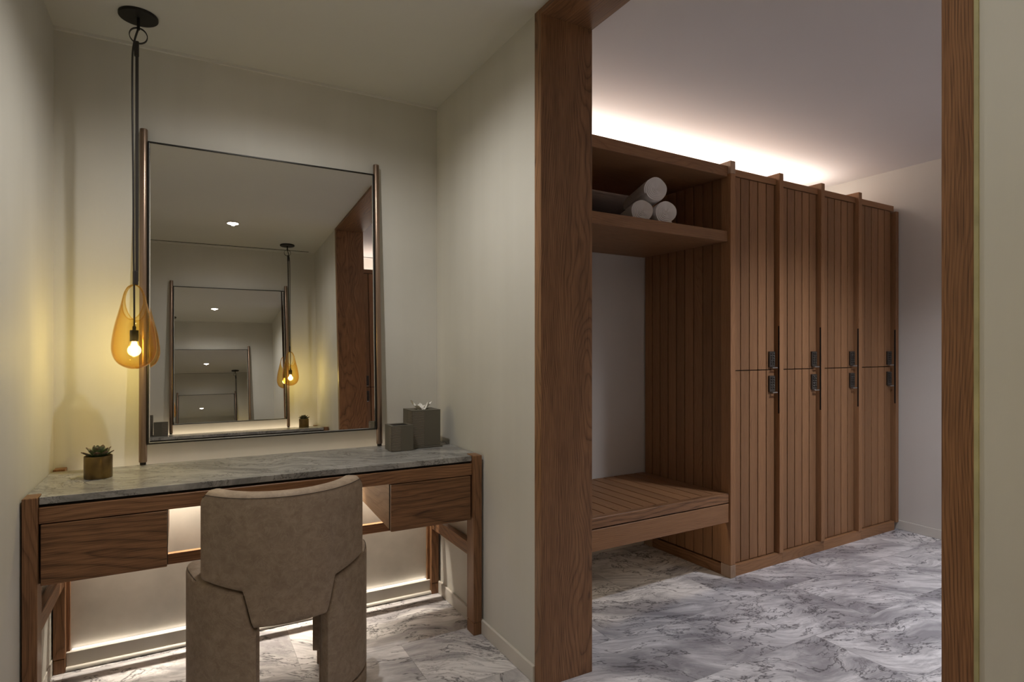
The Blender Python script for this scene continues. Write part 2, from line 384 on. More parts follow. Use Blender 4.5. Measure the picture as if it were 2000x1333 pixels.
# ------------------------------------------------------------------ the setting
struct('floor', mb((-.6, 4.55, -.72, 3.1, -.06, 0)), M['floor'])
struct('ceiling', mb((-.6, 1.262, -.72, 3.1, H, H+.06)), M['ceil'])
struct('ceiling_locker_room', mb((1.262, 4.55, -.72, 3.1, H, H+.06)), M['ceil2'])
struct('wall_back', mb((-.6, 1.262, YB, YB+.12, 0, H)), M['wall'])
struct('wall_left', mb((-.56, XL, -.7, YB, 0, H)), M['wall'])
struct('wall_front', mb((XL, 1.262, YN-.12, YN, 0, H)), M['wall'])
JY0, JY1 = .530, 1.838                       # clear opening between the jambs
struct('wall_right', mb((XR, XP, JY1+.045, YB, 0, H)), M['wall'])
struct('wall_right_near', mb((XR, XP, YN, JY0-.048, 0, H)), M['wall'])
struct('wall_locker_back', mb((1.262, 4.5, YB2, YB2+.1, 0, H)), M['wall2'])
struct('wall_locker_right', mb((XF, XF+.12, -.7, YB2, 0, H)), M['wall2'])
struct('wall_locker_front', mb((1.262, XF, YN2-.12, YN2, 0, H)), M['wall2'])
# oak lined opening between the rooms
fr = bpy.data.objects.new('trim_1', None); COL.objects.link(fr); fr['kind'] = 'structure'; fr.location = (XR, JY1, 0)
px = .004
obj('jamb', mb((XR-px, XP+px, JY1, JY1+.045, 0, H), bev=.0012), M['jamb'], fr, origin=(XR+.11, JY1, 0))
obj('jamb', mb((XR-px, XP+px, JY0-.048, JY0, 0, H), bev=.0012), M['jamb_edge'], fr, origin=(XR+.11, JY0, 0))
obj('head', mb((XR-px, XP+px, JY0, JY1, 2.478, H), bev=.0012), M['oak_y'], fr, origin=(XR+.11, 1.2, 2.5))
struct('trim_2', mb((XR-.0035, XR+.001, JY0-.0545, JY0-.048, 0, H)), M['bead'])
# baseboards
def bb(name, x0, x1, y0, y1): struct(name, mb((x0, x1, y0, y1, 0, .062), bev=.002), M['white'])
bb('baseboard_right', XR-.012, XR, JY1+.045, YB)
bb('baseboard_right_near', XR-.012, XR, YN, JY0-.056)
bb('baseboard_left', XL, XL+.004, YN, YB)
bb('baseboard_locker_right', XF-.012, XF, YN2, YB2)
bb('baseboard_locker_back', XP, 2.58, YB2-.012, YB2)
# narrow shadow line where ceiling meets the back wall, and the air slots
struct('trim_3', mb((XL, XR, YB-.012, YB, H-.012, H)), M['ceil'])
struct('trim_4', mb((XL, XR, YN, YN+.012, H-.012, H)), M['ceil'])
for nm, a, grp in (('air_slot', (-.38, 1.085, -.405, -.395, H-.003, H-.0005), 'linear slot in the vanity room ceiling above the facing mirror'),
                   ('air_slot', (1.42, 4.2, -.445, -.435, H-.003, H-.0005), 'linear slot in the locker room ceiling seen in the mirror')):
    o = obj(nm, mb(a), M['black']); o['label'] = 'thin black ' + grp; o['category'] = 'air vent'

def downlight(x, y, label):
    t = thing('downlight', label, 'ceiling light', (x, y, H))
    bm = bmesh.new(); lathe(bm, [(.042, H), (.055, H-.001), (.055, H-.004), (.044, H-.006), (.040, H-.001)], 40, x, y)
    obj('trim_ring', bm, M['white'], t, True)
    bm = bmesh.new(); lathe(bm, [(.041, H-.003)], 40, x, y, cap0=True); obj('lens', bm, M['downlight'], t)
    return t
downlight(.354, 2.06, 'round recessed downlight in the ceiling above the suede chair')
downlight(.354, .36, 'round recessed downlight seen in the large mirror, nearer the facing vanity')
downlight(3.15, 1.15, 'round recessed downlight in the locker room ceiling in front of the lockers')

# ------------------------------------------------------------------ vanity desk
def vanity():
    t = thing('vanity_desk', 'long oak vanity desk with grey marble top below the large mirror', 'desk', (CX, 2.6, 0))
    lx = [(-.435, -.397), (1.100, 1.140)]
    for x0, x1 in lx:
        l = obj('leg', mb((x0, x1, 2.316, 2.386, .055, .783), bev=.002), M['oak_z'], t, origin=(x0, 2.316, .4))
        obj('foot', mb((x0+.0005, x1-.0005, 2.3165, 2.3855, 0, .053), bev=.002), M['oak_z'], l, origin=(x0, 2.32, 0))
        l = obj('leg', mb((x0, x1, 2.815, 2.862, .055, .785), bev=.002), M['oak_z'], t, origin=(x0, 2.8, .4))
        obj('foot', mb((x0+.0005, x1-.0005, 2.8155, 2.8615, 0, .053), bev=.002), M['oak_z'], l, origin=(x0, 2.8, 0))
        obj('side_rail', mb((x0+.004, x1-.004, 2.386, 2.815, .332, .390), bev=.0015), M['oak_y'], t, origin=(x0, 2.6, .36))
        obj('side_rail', mb((x0+.004, x1-.004, 2.386, 2.815, .70, .752), bev=.0015), M['oak_y'], t, origin=(x0, 2.6, .7))
    bm = bmesh.new()
    prism(bm, [(-.395, 2.335), (1.098, 2.335), (1.098, 2.388), (1.145, 2.388), (1.145, 2.802), (-.437, 2.802), (-.437, 2.388), (-.395, 2.388)], .757, .780, .0018)
    obj('marble_top', bm, M['top'], t)
    obj('painted_gap_shade', mb((-.395, 1.098, 2.347, 2.80, .747, .757)), M['black'], t)  # black filler that paints the shade under the marble
    obj('apron', mb((-.396, 1.099, 2.331, 2.352, .6975, .748), bev=.0012), M['oak_x'], t)
    obj('painted_gap_shade', mb((-.3965, -.047, 2.3515, 2.3535, .505, .70)), M['black'], t)  # black sheets painting the dark of the gaps round the drawers
    obj('painted_gap_shade', mb((.735, 1.0995, 2.3515, 2.3535, .505, .70)), M['black'], t)
    obj('under_panel', mb((-.396, 1.099, 2.352, 2.790, .735, .747)), M['oak_x'], t)
    for x0, x1, s in ((-.391, -.049, 1), (.737, 1.092, -1)):
        d = obj('drawer', mb((x0, x1, 2.330, 2.350, .503, .694), bev=.0012), M['front'], t, origin=((x0+x1)/2, 2.33, .60 + .03*s))
        # the box behind the front, its sides tapering up towards the wall
        bm = bmesh.new()
        for xs in (x0+.001, x1-.013):
            v = [bm.verts.new(p) for p in ((xs, 2.354, .506), (xs, 2.772, .530), (xs, 2.772, .735), (xs, 2.354, .735),
                                           (xs+.012, 2.354, .506), (xs+.012, 2.772, .530), (xs+.012, 2.772, .735), (xs+.012, 2.354, .735))]
            for f in ((0, 1, 2, 3), (4, 5, 6, 7), (0, 1, 5, 4), (1, 2, 6, 5), (2, 3, 7, 6), (3, 0, 4, 7)): bm.faces.new([v[i] for i in f])
        v = [bm.verts.new(p) for p in ((x0+.014, 2.351, .508), (x1-.014, 2.351, .508), (x1-.014, 2.77, .532), (x0+.014, 2.77, .532))]
        v2 = [bm.verts.new(q.co + Vector((0, 0, .008))) for q in v]
        bm.faces.new(v); bm.faces.new(v2)
        for i in range(4): bm.faces.new((v[i], v[(i+1) % 4], v2[(i+1) % 4], v2[i]))
        obj('drawer_box', bm, M['oak_inner'], d, origin=((x0+x1)/2, 2.5, .62))
    obj('back_rail', mb((-.397, 1.100, 2.775, 2.797, .369, .413), bev=.0012), M['oak_x'], t)
    # lit back panel standing between the back legs, its painted plinth and floor bead
    obj('back_panel', mb((-.385, 1.086, 2.853, 2.866, .07, .745)), M['panel'], t)
    for xs in (-.397, 1.0865): obj('panel_edge', mb((xs, xs+.012, 2.84, 2.866, .07, .745), bev=.001), M['oak_z'], t, origin=(xs, 2.8, .4))
    obj('plinth', mb((-.397, 1.100, 2.831, 2.866, .0, .070), bev=.0015), M['white'], t)
    bm = bmesh.new(); tube(bm, [(-.396, 2.825, .009), (1.10, 2.825, .009)], .0088, 10); obj('floor_bead', bm, M['white'], t, True)
    obj('led_strip', mb((-.38, 1.083, 2.8445, 2.8525, .0705, .0745)), M['led'], t, label='glowing strip on the plinth')  # added; brightens the ledge in place of light bounced from above
    obj('led_strip', mb((-.37, 1.07, 2.817, 2.827, .736, .746)), M['led'], t, label='glowing strip behind the marble top')
    return t
van = vanity()
# light given off by the strip behind the top, plus an added plinth lamp
def strip_lamp(name, x0, x1, y, z, rot, e, col, size=.012, flip=False):
    x, yy = (x0+x1)/2, y
    o = lamp(name, 'AREA', (x, yy, z), e, col, rot=rot, shape='RECTANGLE', size=x1-x0, size_y=size)
    return o
VL = [strip_lamp('desk_strip_lamp', -.37, 1.07, 2.822, .733, (R(2), 0, 0), 7.5, (1.0, .88, .72)),
      strip_lamp('desk_back_glow_lamp', -.37, 1.07, 2.822, .752, (R(180-8), 0, 0), .14, WARM),
      strip_lamp('plinth_bounce_lamp', -.38, 1.083, 2.842, .0765, (R(180-14), 0, 0), .20, (1.0, .90, .76))]  # added lamp, standing in for light bounced off the plinth ledge

VL[0].data.spread = R(95)
# ------------------------------------------------------------------ leaning mirror
def mirror():
    TL = R(2.5); y0, z0 = 2.786, .782
    t = thing('vanity_mirror', 'large leaning mirror in bronze posts on the vanity in front', 'mirror', (CX, y0, z0))
    B = Vector((CX, y0, z0))
    for x in (-.142, .823):
        bm = bmesh.new(); lathe(bm, [(.008, z0), (.0095, z0+.002), (.0095, z0+.010), (.0135, z0+.0105), (.0145, z0+.013), (.0145, 2.146), (.0135, 2.149)], 28, x, y0, True, True)
        p = obj('post', bm, M['bronze'], t, True, origin=(x, y0, z0))
        bm = bmesh.new(); lathe(bm, [(.0100, z0), (.0108, z0+.001), (.0108, z0+.0085), (.0100, z0+.0095)], 24, x, y0, True, True)
        obj('foot', bm, M['blackmetal'], p, True, origin=(x, y0, z0))
    x0, x1, za, zb = -.1275, .8085, .862, 2.100
    f = .0045
    yf = y0 - .010
    bm = mb((x0, x0+f, yf, y0+.008, za, zb), (x1-f, x1, yf, y0+.008, za, zb), (x0, x1, yf, y0+.008, za, za+f), (x0, x1, yf, y0+.008, zb-f, zb))
    obj('frame', bm, M['blackmetal'], t)
    a0, a1, c0, c1 = x0+f, x1-f, za+f, zb-f
    # bevelled rim of the glass
    bm = bmesh.new(); bw = .005
    o_ = [(a0, yf+.003, c0), (a1, yf+.003, c0), (a1, yf+.003, c1), (a0, yf+.003, c1)]
    i_ = [(a0+bw, yf+.0018, c0+bw), (a1-bw, yf+.0018, c0+bw), (a1-bw, yf+.0018, c1-bw), (a0+bw, yf+.0018, c1-bw)]
    vo = [bm.verts.new(p) for p in o_]; vi = [bm.verts.new(p) for p in i_]
    for k in range(4): bm.faces.new((vo[k], vo[(k+1) % 4], vi[(k+1) % 4], vi[k]))
    obj('bevel', bm, M['chrome'], t)
    bm = mb((a0+bw, a1-bw, yf+.0018, yf+.005, c0+bw, c1-bw)); obj('glass', bm, M['mirror'], t)
    obj('backing', mb((a0, a1, yf+.006, y0+.006, c0, c1)), M['blackmetal'], t)
    t.rotation_euler = (-TL, 0, 0)
    return t
mir = mirror()

# ------------------------------------------------------------------ pendant light
def pendant():
    X, Y = -.161, 2.618; cx_ = -.148
    t = thing('pendant_light', 'amber glass teardrop pendant on a long black strap at left', 'lamp', (X, Y, H))
    bm = bmesh.new(); lathe(bm, [(.064, H), (.065, H-.001), (.065, H-.0085), (.0635, H-.0105), (0.0005, H-.0105)], 48, cx_, Y, cap1=True)
    can = obj('canopy', bm, M['blackmetal'], t, True)
    bm = bmesh.new(); lathe(bm, [(.0052, H-.010), (.0052, H-.054)], 14, cx_, Y, True, True); obj('stem', bm, M['blackmetal'], can, True)
    # flat ring
    bm = bmesh.new(); zc = 2.424; rr = .030; n = 44
    for k in range(n):
        a0, a1 = 2*math.pi*k/n, 2*math.pi*(k+1)/n
        q = [bm.verts.new((cx_ + r*math.cos(a), Y+y, zc + r*math.sin(a))) for a in (a0, a1) for r, y in ((rr, -.005), (rr, .005), (rr-.0025, .005), (rr-.0025, -.005))]
        for i in range(4): bm.faces.new((q[i], q[(i+1) % 4], q[4+(i+1) % 4], q[4+i]))
    bmesh.ops.remove_doubles(bm, verts=bm.verts[:], dist=1e-5)
    obj('ring', bm, M['blackmetal'], t, True)
    # strap: two flat leather bands from the ring to the glass, with keepers
    zt, zb = 2.397, 1.50; sx = -.1555
    bm = mb((sx-.002, sx+.0085, Y-.0035, Y-.0015, zb, zt-.03), bev=.0005)
    st = obj('strap', bm, M['strap'], t)
    obj('keeper', mb((sx-.006, sx+.0095, Y-.006, Y+.006, 2.345, 2.402), bev=.002), M['strap'], st)
    obj('keeper', mb((sx-.0105, sx+.0075, Y-.006, Y+.006, 1.486, 1.540), bev=.003), M['strap'], st)
    # cord
    pts = [(cx_, Y, H-.05), (cx_-.002, Y-.006, 2.44), (cx_-.010, Y-.008, 2.41), (-.1665, Y-.004, 2.36), (-.1675, Y-.002, 2.28), (-.1665, Y-.001, 2.10), (-.164, Y-.001, 1.9), (-.163, Y-.001, 1.6),
           (-.1615, Y-.006, 1.52), (-.161, Y-.005, 1.45), (-.161, Y, 1.38), (X, Y, 1.33)]
    sm = []
    for a, b in zip(pts, pts[1:]):
        for k in range(4): sm.append(Vector(a).lerp(Vector(b), k/4))
    sm.append(Vector(pts[-1]))
    for _ in range(2): sm = [sm[0]] + [(sm[i-1] + sm[i]*2 + sm[i+1])/4 for i in range(1, len(sm)-1)] + [sm[-1]]
    bm = bmesh.new(); tube(bm, sm, .0034, 10); obj('cord', bm, M['strap'], t, True)
    bm = bmesh.new(); lathe(bm, [(.004, 1.333), (.006, 1.330), (.006, 1.318), (.0135, 1.317), (.0145, 1.3155), (.0145, 1.2765), (.0135, 1.275), (.010, 1.275)], 28, X, Y, True, True)
    so = obj('socket', bm, M['blackmetal'], t, True)
    bm = bmesh.new(); lathe(bm, [(.0085, 1.276), (.0090, 1.270)] + [(.0225*math.sin(R(q)), 1.2415 + .0225*math.cos(R(q))) for q in range(34, 180, 9)] + [(.0004, 1.219)], 36, X, Y)
    bulb = obj('bulb', bm, M['clear'], t, True)
    bm = bmesh.new()
    for k in range(6):
        a = k*math.pi/3; c, s = math.cos(a)*.009, math.sin(a)*.009
        tube(bm, [(X+c*.5, Y+s*.5, 1.270), (X+c, Y+s, 1.255), (X+c, Y+s, 1.238), (X+c*.6, Y+s*.6, 1.228)], .0022, 6)
    obj('filament', bm, M['bulb'], bulb, True, label='glowing warm filament')
    # teardrop of blown glass with an oval opening through it
    k_ = .000269; kz = .000317; zt = 1.489
    prof_px = [(0, 0), (52, 14), (88, 40), (116, 90), (136, 150), (158, 230), (190, 340), (220, 440), (245, 540), (263, 640), (272, 730), (268, 790), (250, 855), (215, 912), (165, 955), (100, 985), (45, 998), (0, 1000)]
    P_ = [(r*k_, zt - y*kz) for r, y in prof_px]
    def rad(z):
        for (r0, z0), (r1, z1) in zip(P_, P_[1:]):
            if z1 <= z <= z0: return r0 + (r1-r0)*(z0-z)/(z0-z1)
        return 0
    # smooth profile sampling
    fine = []
    nP = len(P_)
    for i in range(nP-1):
        p0, p1, p2, p3 = P_[max(i-1, 0)], P_[i], P_[i+1], P_[min(i+2, nP-1)]
        for s_ in range(4):
            u = s_/4
            fine.append(tuple(.5*((2*p1[j]) + (-p0[j]+p2[j])*u + (2*p0[j]-5*p1[j]+4*p2[j]-p3[j])*u*u + (-p0[j]+3*p1[j]-3*p2[j]+p3[j])*u**3) for j in (0, 1)))
    fine = [(max(r, .0004), z) for r, z in fine] + [(.0004, P_[-1][1])]
    bm = bmesh.new(); lathe(bm, fine, 72, 0, 0, True, True)
    th = .0026
    inner = [(max(r-th, .0003), z) for r, z in fine if r > th*1.6]
    inner = [(.0003, inner[0][1])] + [(r, z - (.002 if i < 6 else 0)) for i, (r, z) in enumerate(inner)] + [(.0003, inner[-1][1]+.001)]
    me = bpy.data.meshes.new('glass_shape'); bmesh.ops.recalc_face_normals(bm, faces=bm.faces[:]); bm.to_mesh(me); bm.free()
    shell = bpy.data.objects.new('glass_shape', me); COL.objects.link(shell)
    hz, ha, hb = zt - 215*kz, .0335, .0655
    def cutter(bmc):
        mec = bpy.data.meshes.new('cut'); bmesh.ops.recalc_face_normals(bmc, faces=bmc.faces[:]); bmc.to_mesh(mec); bmc.free()
        oc = bpy.data.objects.new('cut', mec); COL.objects.link(oc); return oc
    bi = bmesh.new(); lathe(bi, inner, 72, 0, 0, True, True); c1 = cutter(bi)
    be = bmesh.new(); ring = 48
    r0 = [be.verts.new((ha*math.cos(2*math.pi*i/ring), -.3, hz + hb*math.sin(2*math.pi*i/ring))) for i in range(ring)]
    r1 = [be.verts.new((v.co.x, .3, v.co.z)) for v in r0]
    be.faces.new(r0); be.faces.new(r1[::-1])
    for i in range(ring): be.faces.new((r0[i], r1[i], r1[(i+1) % ring], r0[(i+1) % ring]))
    c2 = cutter(be)
    for c in (c1, c2):
        md = shell.modifiers.new('cut', 'BOOLEAN'); md.operation = 'DIFFERENCE'; md.object = c; md.solver = 'EXACT'
    dg = bpy.context.evaluated_depsgraph_get()
    res = bpy.data.meshes.new_from_object(shell.evaluated_get(dg))
    for o in (shell, c1, c2): bpy.data.objects.remove(o)
    bm = bmesh.new(); bm.from_mesh(res); bpy.data.meshes.remove(res)
    bm.transform(Matrix.Rotation(R(-6), 4, 'Z')); bm.transform(Matrix.Translation((X, Y, 0)))
    g = obj('glass_shade', bm, M['glass'], t, True)
    # thick rounded lip round each side of the opening
    for sgn in (-1, 1):
        pts = []
        for i in range(56):
            a = 2*math.pi*i/56; x = ha*math.cos(a); z = hz + hb*math.sin(a); rr = rad(z)
            y = sgn*math.sqrt(max(rr*rr-x*x, 0)); v = Matrix.Rotation(R(-6), 3, 'Z') @ Vector((x, y, z)); pts.append(v + Vector((X, Y, 0)))
        bm = bmesh.new(); tube(bm, pts, .0021, 8, closed=True); obj('glass_lip', bm, M['glass'], g, True)
    return t
pen = pendant()

# ------------------------------------------------------------------ succulent in brass pot
def succulent():
    X, Y, Z = -.270, 2.598, .781
    t = thing('potted_succulent', 'small green succulent in a round brass pot near the left corner', 'plant', (X, Y, Z))
    r = .0435
    bm = bmesh.new(); lathe(bm, [(.002, Z), (r-.001, Z), (r, Z+.0015), (r, Z+.0785), (r-.0005, Z+.0795), (r-.002, Z+.0795), (r-.0025, Z+.0785), (r-.0025, Z+.066)], 56, X, Y, True)
    obj('pot', bm, M['brass'], t, True)
    bm = bmesh.new(); lathe(bm, [(r-.0026, Z+.068), (.02, Z+.071), (.001, Z+.072)], 30, X, Y, cap1=True); obj('soil', bm, M['soil'], t, True)
    c = Vector((X, Y, Z+.070))
    rnd = random.Random(3)
    k = 0
    for n, length, tilt, wd in ((8, .055, 16, .0135), (7, .050, 38, .013), (6, .044, 58, .011), (4, .028, 76, .008)):
        for i in range(n):
            az = 2*math.pi*(i + .37*k)/n + rnd.uniform(-.15, .15); tl = R(tilt + rnd.uniform(-6, 6)); ln = length*rnd.uniform(.9, 1.08)
            bm = bmesh.new(); rows = []
            for s in range(8):
                u = s/7; hw = wd*(math.sin(math.pi*min(u*.60+.12, 1))**.8)*(1 if u < .8 else (1-u)/.2*.75+.25)
                th = .0035*(1-u*.6); curl = u*u*.010
                row = []
                for q in range(8):
                    a = 2*math.pi*q/8
                    row.append(bm.verts.new((u*ln, hw*math.cos(a), th*math.sin(a) + curl + abs(math.cos(a))*hw*.25)))
                rows.append(row)
            for a, b in zip(rows, rows[1:]):
                for q in range(8): bm.faces.new((a[q], a[(q+1) % 8], b[(q+1) % 8], b[q]))
            bm.faces.new(rows[0]); bm.faces.new(rows[-1][::-1])
            bm.transform(Matrix.Translation(c) @ Matrix.Rotation(az, 4, 'Z') @ Matrix.Rotation(-tl, 4, 'Y'))
            obj('leaf', bm, M['leaf'], t, True, origin=c)
        k += 1
    return t
suc = succulent()

# ------------------------------------------------------------------ grey boxes and tissues
def banded(t, x0, x1, y0, y1, z0, z1, hole, opening):
    """box with a woven band wrapped over its left front corner"""
    bm = bmesh.new(); box(bm, x0, x1, y0, y1, z0, z1-.004, bev=.0012)
    b = obj('body', bm, M['box'], t)
    w = x1-x0
    obj('woven_band', mb((x0-.0008, x0+w*.42, y0-.0008, y0+.001, z0+.002, z1-.005), (x0-.0008, x0+.001, y0-.0008, y0+(y1-y0)*.40, z0+.002, z1-.005)), M['woven'], t, label='ribbed woven band')
    cx_, cy_ = (x0+x1)/2, (y0+y1)/2; hx, hy = hole
    obj('lid', mb((x0, cx_-hx, y0, y1, z1-.004, z1), (cx_+hx, x1, y0, y1, z1-.004, z1), (cx_-hx, cx_+hx, y0, cy_-hy, z1-.004, z1), (cx_-hx, cx_+hx, cy_+hy, y1, z1-.004, z1)), M['box'], t)
    obj('opening', mb((cx_-hx, cx_+hx, cy_-hy, cy_+hy, z1-.0039, z1-.003)), M['black'], t)  # black plate painting the dark inside of the box
tb = thing('tissue_box', 'taller grey leather tissue box with a white tissue, in the right corner', 'tissue box', (1.005, 2.70, .781))
obj('base_plate', mb((.928, 1.086, 2.632, 2.772, .7805, .788), bev=.0015), M['box'], tb)
banded(tb, .934, 1.076, 2.636, 2.766, .788, .958, (.035, .02), True)
def tissue(parent, cx_, cy_, z):
    bm = bmesh.new(); rnd = random.Random(5); nu, nv = 36, 7; rows = []
    for j in range(nv):
        v = j/(nv-1); row = []
        for i in range(nu):
            a = 2*math.pi*i/nu
            fold = .30*math.sin(3*a+.6) + .22*math.sin(5*a+1.9) + .14*math.sin(8*a)
            rr = .012 + v*(.030 + .018*fold)
            zz = z - .004 + v*.026*(1 + .50*math.sin(2*a+2.2) + .40*math.sin(5*a+.4)) + .004*math.sin(7*a+v*3)
            row.append(bm.verts.new((cx_ + rr*math.cos(a)*(1.15), cy_ + rr*math.sin(a)*.75, max(zz, z-.007))))
        rows.append(row)
    for a, b in zip(rows, rows[1:]):
        for i in range(nu): bm.faces.new((a[i], a[(i+1) % nu], b[(i+1) % nu], b[i]))
    bm.faces.new(rows[0])
    for q in range(4):
        aa = q*1.7; rr2 = .008
        tip = bm.verts.new((cx_ + rr2*1.9*math.cos(aa)+.004, cy_ + rr2*math.sin(aa), z + .020 + .006*((q*7) % 3)))
        ringv = [bm.verts.new((cx_ + rr2*.7*math.cos(aa) + .010*math.cos(2*math.pi*k/7), cy_ + rr2*.5*math.sin(aa) + .007*math.sin(2*math.pi*k/7), z + (.004 if k % 2 else .012))) for k in range(7)]
        for k in range(7): bm.faces.new((ringv[k], ringv[(k+1) % 7], tip))
    obj('tissue', bm, M['tissue'], parent, True, label='crumpled white tissue')
tissue(tb, 1.005, 2.700, .958)
cb = thing('cotton_box', 'small open-topped grey leather box in front of the tissue box', 'box', (.875, 2.64, .781))
banded(cb, .822, .926, 2.595, 2.695, .7805, .897, (.036, .034), False)

# ------------------------------------------------------------------ upholstered chair
def chair():
    cx_, yc, a, b = .31, 2.272, .303, .242
    t = thing('vanity_chair', 'taupe suede barrel chair seen from behind at the marble vanity', 'chair', (cx_, yc, 0))
    def pos(ph, ins=0.0):
        p = Vector((cx_ + a*math.sin(ph), yc - b*math.cos(ph), 0)); n = Vector((-math.sin(ph)/a, math.cos(ph)/b, 0)).normalized()
        return p + n*ins, n
    def slab(ph0, ph1, ztop, zbot, th, r, steps=40, endr=.014, lean=0.0):
        bm = bmesh.new(); rows = []
        K = 5
        sec = []
        us = [0, .25, .6, 1]
        plist = []
        # rounded ends: sections crowd towards the ends while shrinking
        for e in range(K+1): plist.append((0, e/K))
        for i in range(1, steps): plist.append((i/steps, 1))
        for e in range(K, -1, -1): plist.append((1, e/K))
        for u, e in plist:
            ph = ph0 + (ph1-ph0)*u
            arc = (a+b)/2
            sh = 0 if e == 1 else endr*(1-math.sin(e*math.pi/2)) ; mv = endr*(1-math.cos((1-e)*math.pi/2)) if e < 1 else 0
            # e:0 -> tip ; shift outward along the arc
            ang = (endr - endr*math.cos((1-e)*math.pi/2))/arc
            if e < 1: ph = ph + (ang if u == 0 else -ang) * 0
            shrink = endr*(1-math.sin(max(e, .001)*math.pi/2))
            adv = endr*(1-math.cos((1-e)*math.pi/2)) if e < 1 else 0
            phx = ph + ((endr-adv)/arc if u == 0 and e < 1 else -(endr-adv)/arc if u == 1 and e < 1 else 0)
            # tip at the very end (adv large), shoulders further in
            if e < 1: phx = ph + (1 if u == 0 else -1)*(endr*(1-math.cos(e*math.pi/2)))/arc
            zt, zb = ztop(phx)-shrink*.6, zbot(phx)+shrink*.6
            p, n = pos(phx); hw = th/2 - shrink*.85; ctr = p + n*(th/2)
            loop = []
            for qx, qz, a0 in ((1, 1, 0), (-1, 1, 90), (-1, -1, 180), (1, -1, 270)):
                for s in range(5):
                    an = R(a0 + 90*s/4); rr = min(r, hw*.98)
                    lx = qx*(hw-rr) + rr*math.cos(an); lz = (zt-rr if qz > 0 else zb+rr) + rr*math.sin(an)
                    loop.append(bm.verts.new(ctr + n*lx + n*(lean*max(0, lz-.45)*-1) + Vector((0, 0, lz))))
            rows.append(loop)
        m = len(rows[0])
        for x, y in zip(rows, rows[1:]):
            for k in range(m): bm.faces.new((x[k], x[(k+1) % m], y[(k+1) % m], y[k]))
        bm.faces.new(rows[0]); bm.faces.new(rows[-1][::-1])
        return bm
    def X(ph): return abs(a*math.sin(ph))
    def seam(ph):
        x = X(ph) if math.cos(ph) > 0 else .3
        if x <= .119: return .345
        if x <= .146: return .345 + (x-.119)/.027*.118
        return .463 + (x-.146)/.116*.029
    pe = math.asin(.262/a)
    ztop = lambda ph: .778 + .012*(ph/pe)**2 - .02*max(0, abs(ph)/pe-.93)/.07
    obj('backrest', slab(-pe, pe, ztop, lambda ph: seam(ph), .070, .024, 90, .020), M['leather'], t, True)
    # stitched seam along the outer top edge of the back
    pts = [pos(-pe*.97 + 2*pe*.97*i/50, .0022)[0] + Vector((0, 0, ztop(-pe*.97 + 2*pe*.97*i/50) - .0125)) for i in range(51)]
    bm = bmesh.new(); tube(bm, pts, .0012, 6); obj('top_seam', bm, M['piping'], t, True)
    p0 = math.asin(.118/a)
    def legtop(ph):
        ph = abs(ph)
        if ph < pe: return seam(ph) - .004
        return .488 + .030*math.sin(min(1, (ph-pe)/R(24))*math.pi/2)
    for sg in (-1, 1):
        l = obj('rear_leg', slab(sg*p0, sg*R(96), legtop, lambda ph: .055, .058, .024, 60, .014), M['leather'], t, True, origin=(cx_+sg*.25, yc-.1, 0))
        obj('plinth', slab(sg*(p0+.04), sg*R(94), lambda ph: .060, lambda ph: 0.0, .050, .003, 30, .006), M['leather'], l, True, origin=(cx_+sg*.25, yc-.1, 0))
        bm = bmesh.new(); n = 26
        tube(bm, [pos(sg*(pe+R(7)+R(24)*i/n), .004)[0] + Vector((0, 0, legtop(pe+R(7)+R(24)*i/n) - .010)) for i in range(n+1)], .0009, 6)
        obj('arm_seam', bm, M['piping'], l, True, origin=(cx_+sg*.25, yc-.1, 0))
        l = obj('front_leg', slab(sg*R(106), sg*R(146), lambda ph: .44, lambda ph: .055, .075, .014, 24, .014), M['leather'], t, True, origin=(cx_+sg*.2, yc+.15, 0))
        obj('plinth', slab(sg*R(108), sg*R(143), lambda ph: .060, lambda ph: 0.0, .060, .003, 16, .006), M['leather'], l, True, origin=(cx_+sg*.2, yc+.15, 0))
    # seat cushion
    bm = bmesh.new(); rings = [(.84, .362), (.93, .368), (.965, .385), (.965, .455), (.93, .485), (.80, .503), (.5, .512), (.02, .514)]
    rows = []
    for s, z in rings:
        rows.append([bm.verts.new((cx_ + a*.93*s*math.sin(2*math.pi*i/56), yc - b*.93*s*math.cos(2*math.pi*i/56), z)) for i in range(56)])
    for x, y in zip(rows, rows[1:]):
        for i in range(56): bm.faces.new((x[i], x[(i+1) % 56], y[(i+1) % 56], y[i]))
    bm.faces.new(rows[0][::-1]); bm.faces.new(rows[-1])
    obj('seat', bm, M['leather'], t, True)
    return t
chair()

